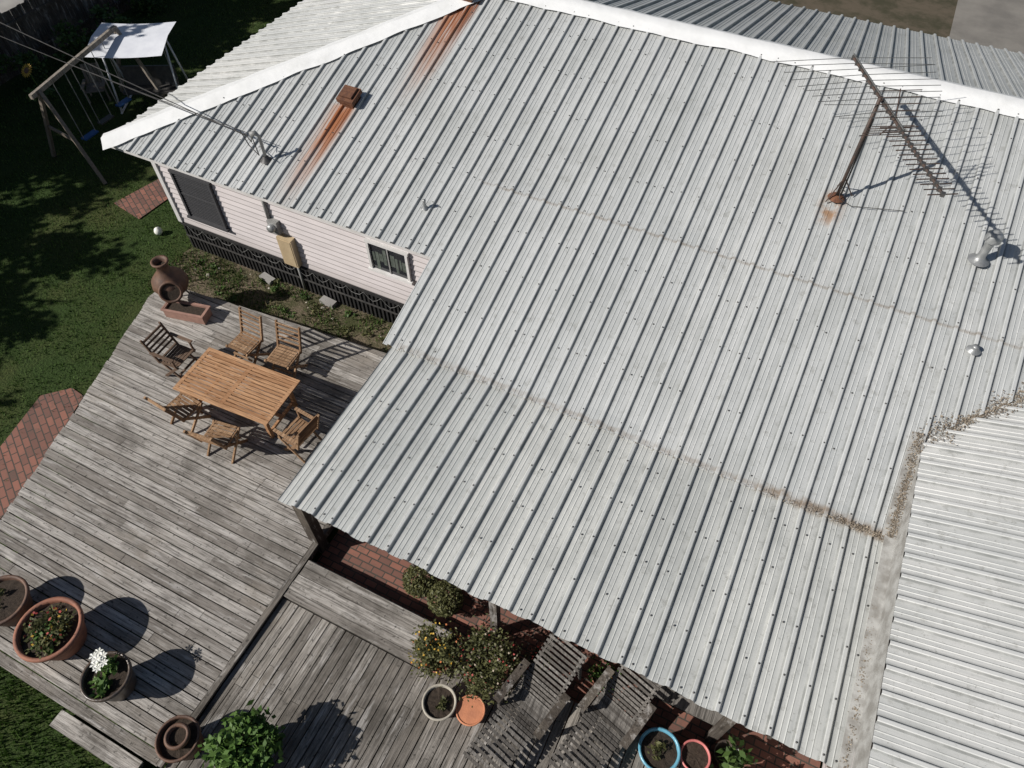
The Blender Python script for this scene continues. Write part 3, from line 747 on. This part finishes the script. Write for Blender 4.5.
b.box((0,-.05,.5),(1.6,.5,.08),M['dark']); b.box((0,.22,.8),(1.6,.07,.55),M['dark'],(-.2,0,0))
for sx in(-.8,.8): b.tube([(sx,0,.5),(sx,0,1.95)],.012,M['metergrey'],5); b.box((sx,-.05,.72),(.05,.5,.03),M['play'])
b.build('canopy_swing_seat')
b=B(); b.M=place(-20.8,13.0,0,40,1)
for i in range(6): b.box((0,-.25+i*.1,.38),(.55,.08,.02),M['play'])
for i in range(5): b.box((-.22+i*.11,.32,.65),(.09,.02,.6),M['play'],(-.25,0,0))
for sx in(-.3,.3): b.box((sx,-.2,.25),(.04,.06,.5),M['play']); b.box((sx,.22,.25),(.04,.06,.5),M['play']); b.box((sx,0,.52),(.1,.6,.02),M['play'])
b.build('wooden_armchair')
b=B(); b.tube([(-21.5,11.7,0),(-21.45,11.7,.8),(-21.4,11.65,1.45)],.016,M['leaf'],6)
b.M=Matrix.Translation((-21.38,11.6,1.48))@Matrix.Rotation(.7,4,'X'); b.disc((0,0,.01),.09,M['brownpot'])
for k in range(18): a=k*.349; b.add([(.07*math.cos(a-.15),.07*math.sin(a-.15),0),(.17*math.cos(a-.1),.17*math.sin(a-.1),.01),(.22*math.cos(a),.22*math.sin(a),0),(.17*math.cos(a+.1),.17*math.sin(a+.1),.01),(.07*math.cos(a+.15),.07*math.sin(a+.15),0)],[(0,1,2,3,4)],M['yellow'])
b.M=Matrix.Identity(4); b.foliage((-21.5,11.7,.6),.4,90,.2,M['leaf'],8); b.build('sunflower')
b=B(); b.lathe((-14.6,8.9,0),[(0,0),(.06,.02),(.10,.08),(.105,.12),(.08,.19),(0,.23)],M['petalw'],n=16); b.build('ball')
b=B(); random.seed(8)
for i in range(16):
    x=U(-13,-6.5);y=U(8.1,8.78); q=U(.02,.06); b.lathe((x,y,-.01),[(q,0),(q*.9,q*.6),(q*.4,q*.9),(0,q)],M['cream'],n=7,wob=.2)
for x in(-11.0,-9.2): b.box((x,8.78,.05),(.4,.18,.12),M['concrete'],(0,0,U(-.2,.2)))
b.build('stones')
b=B()
for i in range(18):
    x=U(-13.2,-6.3);y=U(7.9,8.8); b.foliage((x,y,.05),.16,60,.07,random.choice([M['leaf'],M['blade'],M['leafo']]),5,.5)
b.build('weeds')
b=B(); random.seed(21)
for i in range(9): b.foliage((-23.4+U(-.3,.3),3+i*1.9,.55),.75,420,.16,M['leaf'],10,.8)
b.build('hedge')
# trees
def treemesh(name,seed):
    random.seed(seed); b=B()
    b.tube([(0,0,0),(.08,.05,1.2),(.02,.1,2.6),(.1,0,4.0),(0,0,5.2)],[.24,.19,.16,.11,.05],M['bark'],10)
    for i in range(9):
        a=i*2.4+U(-.3,.3); z=2.2+.33*i; L=U(1.4,2.3); b.tube([(.05,.05,z),(L*.5*math.cos(a),L*.5*math.sin(a),z+.5),(L*math.cos(a),L*math.sin(a),z+1.0)],[.09,.06,.02],M['bark'],6)
    cl=[]
    for i in range(80):
        a=U(0,6.28);q=2.8*math.sqrt(U(0,1));z=U(2.6,6.4); q*=math.sqrt(max(.1,1-((z-4.4)/2.3)**2)); cl.append((Vector((q*math.cos(a),q*math.sin(a),z)),U(.35,.7),U(0,1)))
    for i in range(9000):
        c,r,sh=random.choice(cl); b.leaf(c+Vector((random.gauss(0,.5),random.gauss(0,.5),random.gauss(0,.4)))*r,U(.18,.34),M['leaf'],min(1,sh*.5+U(0,.5)),asp=.7)
    return b.build(name)
t0=treemesh('shade_tree',31); t0.location=(-22.4,.6,0)
def cp(x,y,s,rz):
    o=bpy.data.objects.new('shade_tree',t0.data); sc.collection.objects.link(o); o.location=(x,y,0); o.scale=(s,s,s); o.rotation_euler=(0,0,rz)
cp(-26.3,5.0,1.2,1.0); cp(-28.0,9.5,1.35,2.2); cp(-28.5,14.5,1.3,2.9); cp(-21.6,-3.6,1.0,4); cp(-25,-3,1.1,5); cp(20,33,1.1,1); cp(-4,33,1,3); cp(-14.9,-5.2,.55,2)
# ------------------------------------------------------------------ light, sky, camera
w=bpy.data.worlds.new("World"); sc.world=w; w.use_nodes=True; nt=w.node_tree
sky=nt.nodes.new('ShaderNodeTexSky'); sky.sky_type='NISHITA'; sky.sun_disc=False
sky.sun_elevation=math.radians(37); sky.sun_rotation=math.radians(228)
nt.links.new(sky.outputs[0],nt.nodes['Background'].inputs[0]); nt.nodes['Background'].inputs[1].default_value=.05
sun=bpy.data.lights.new('sun','SUN'); sun.energy=4.9; sun.angle=math.radians(.5); sun.color=(1,.95,.89)
so=bpy.data.objects.new('sun',sun); sc.collection.objects.link(so)
so.rotation_euler=Vector((.594,.535,-.602)).to_track_quat('-Z','Y').to_euler()
cam=bpy.data.cameras.new('camera'); co=bpy.data.objects.new('camera',cam); sc.collection.objects.link(co); sc.camera=co
co.location=(0,0,12.5); co.rotation_euler=(math.radians(37.26),0,math.radians(26.1)); cam.sensor_width=36; cam.lens=25.14; cam.clip_end=1000
sc.view_settings.view_transform='Standard'; sc.view_settings.look='None'; sc.view_settings.exposure=0
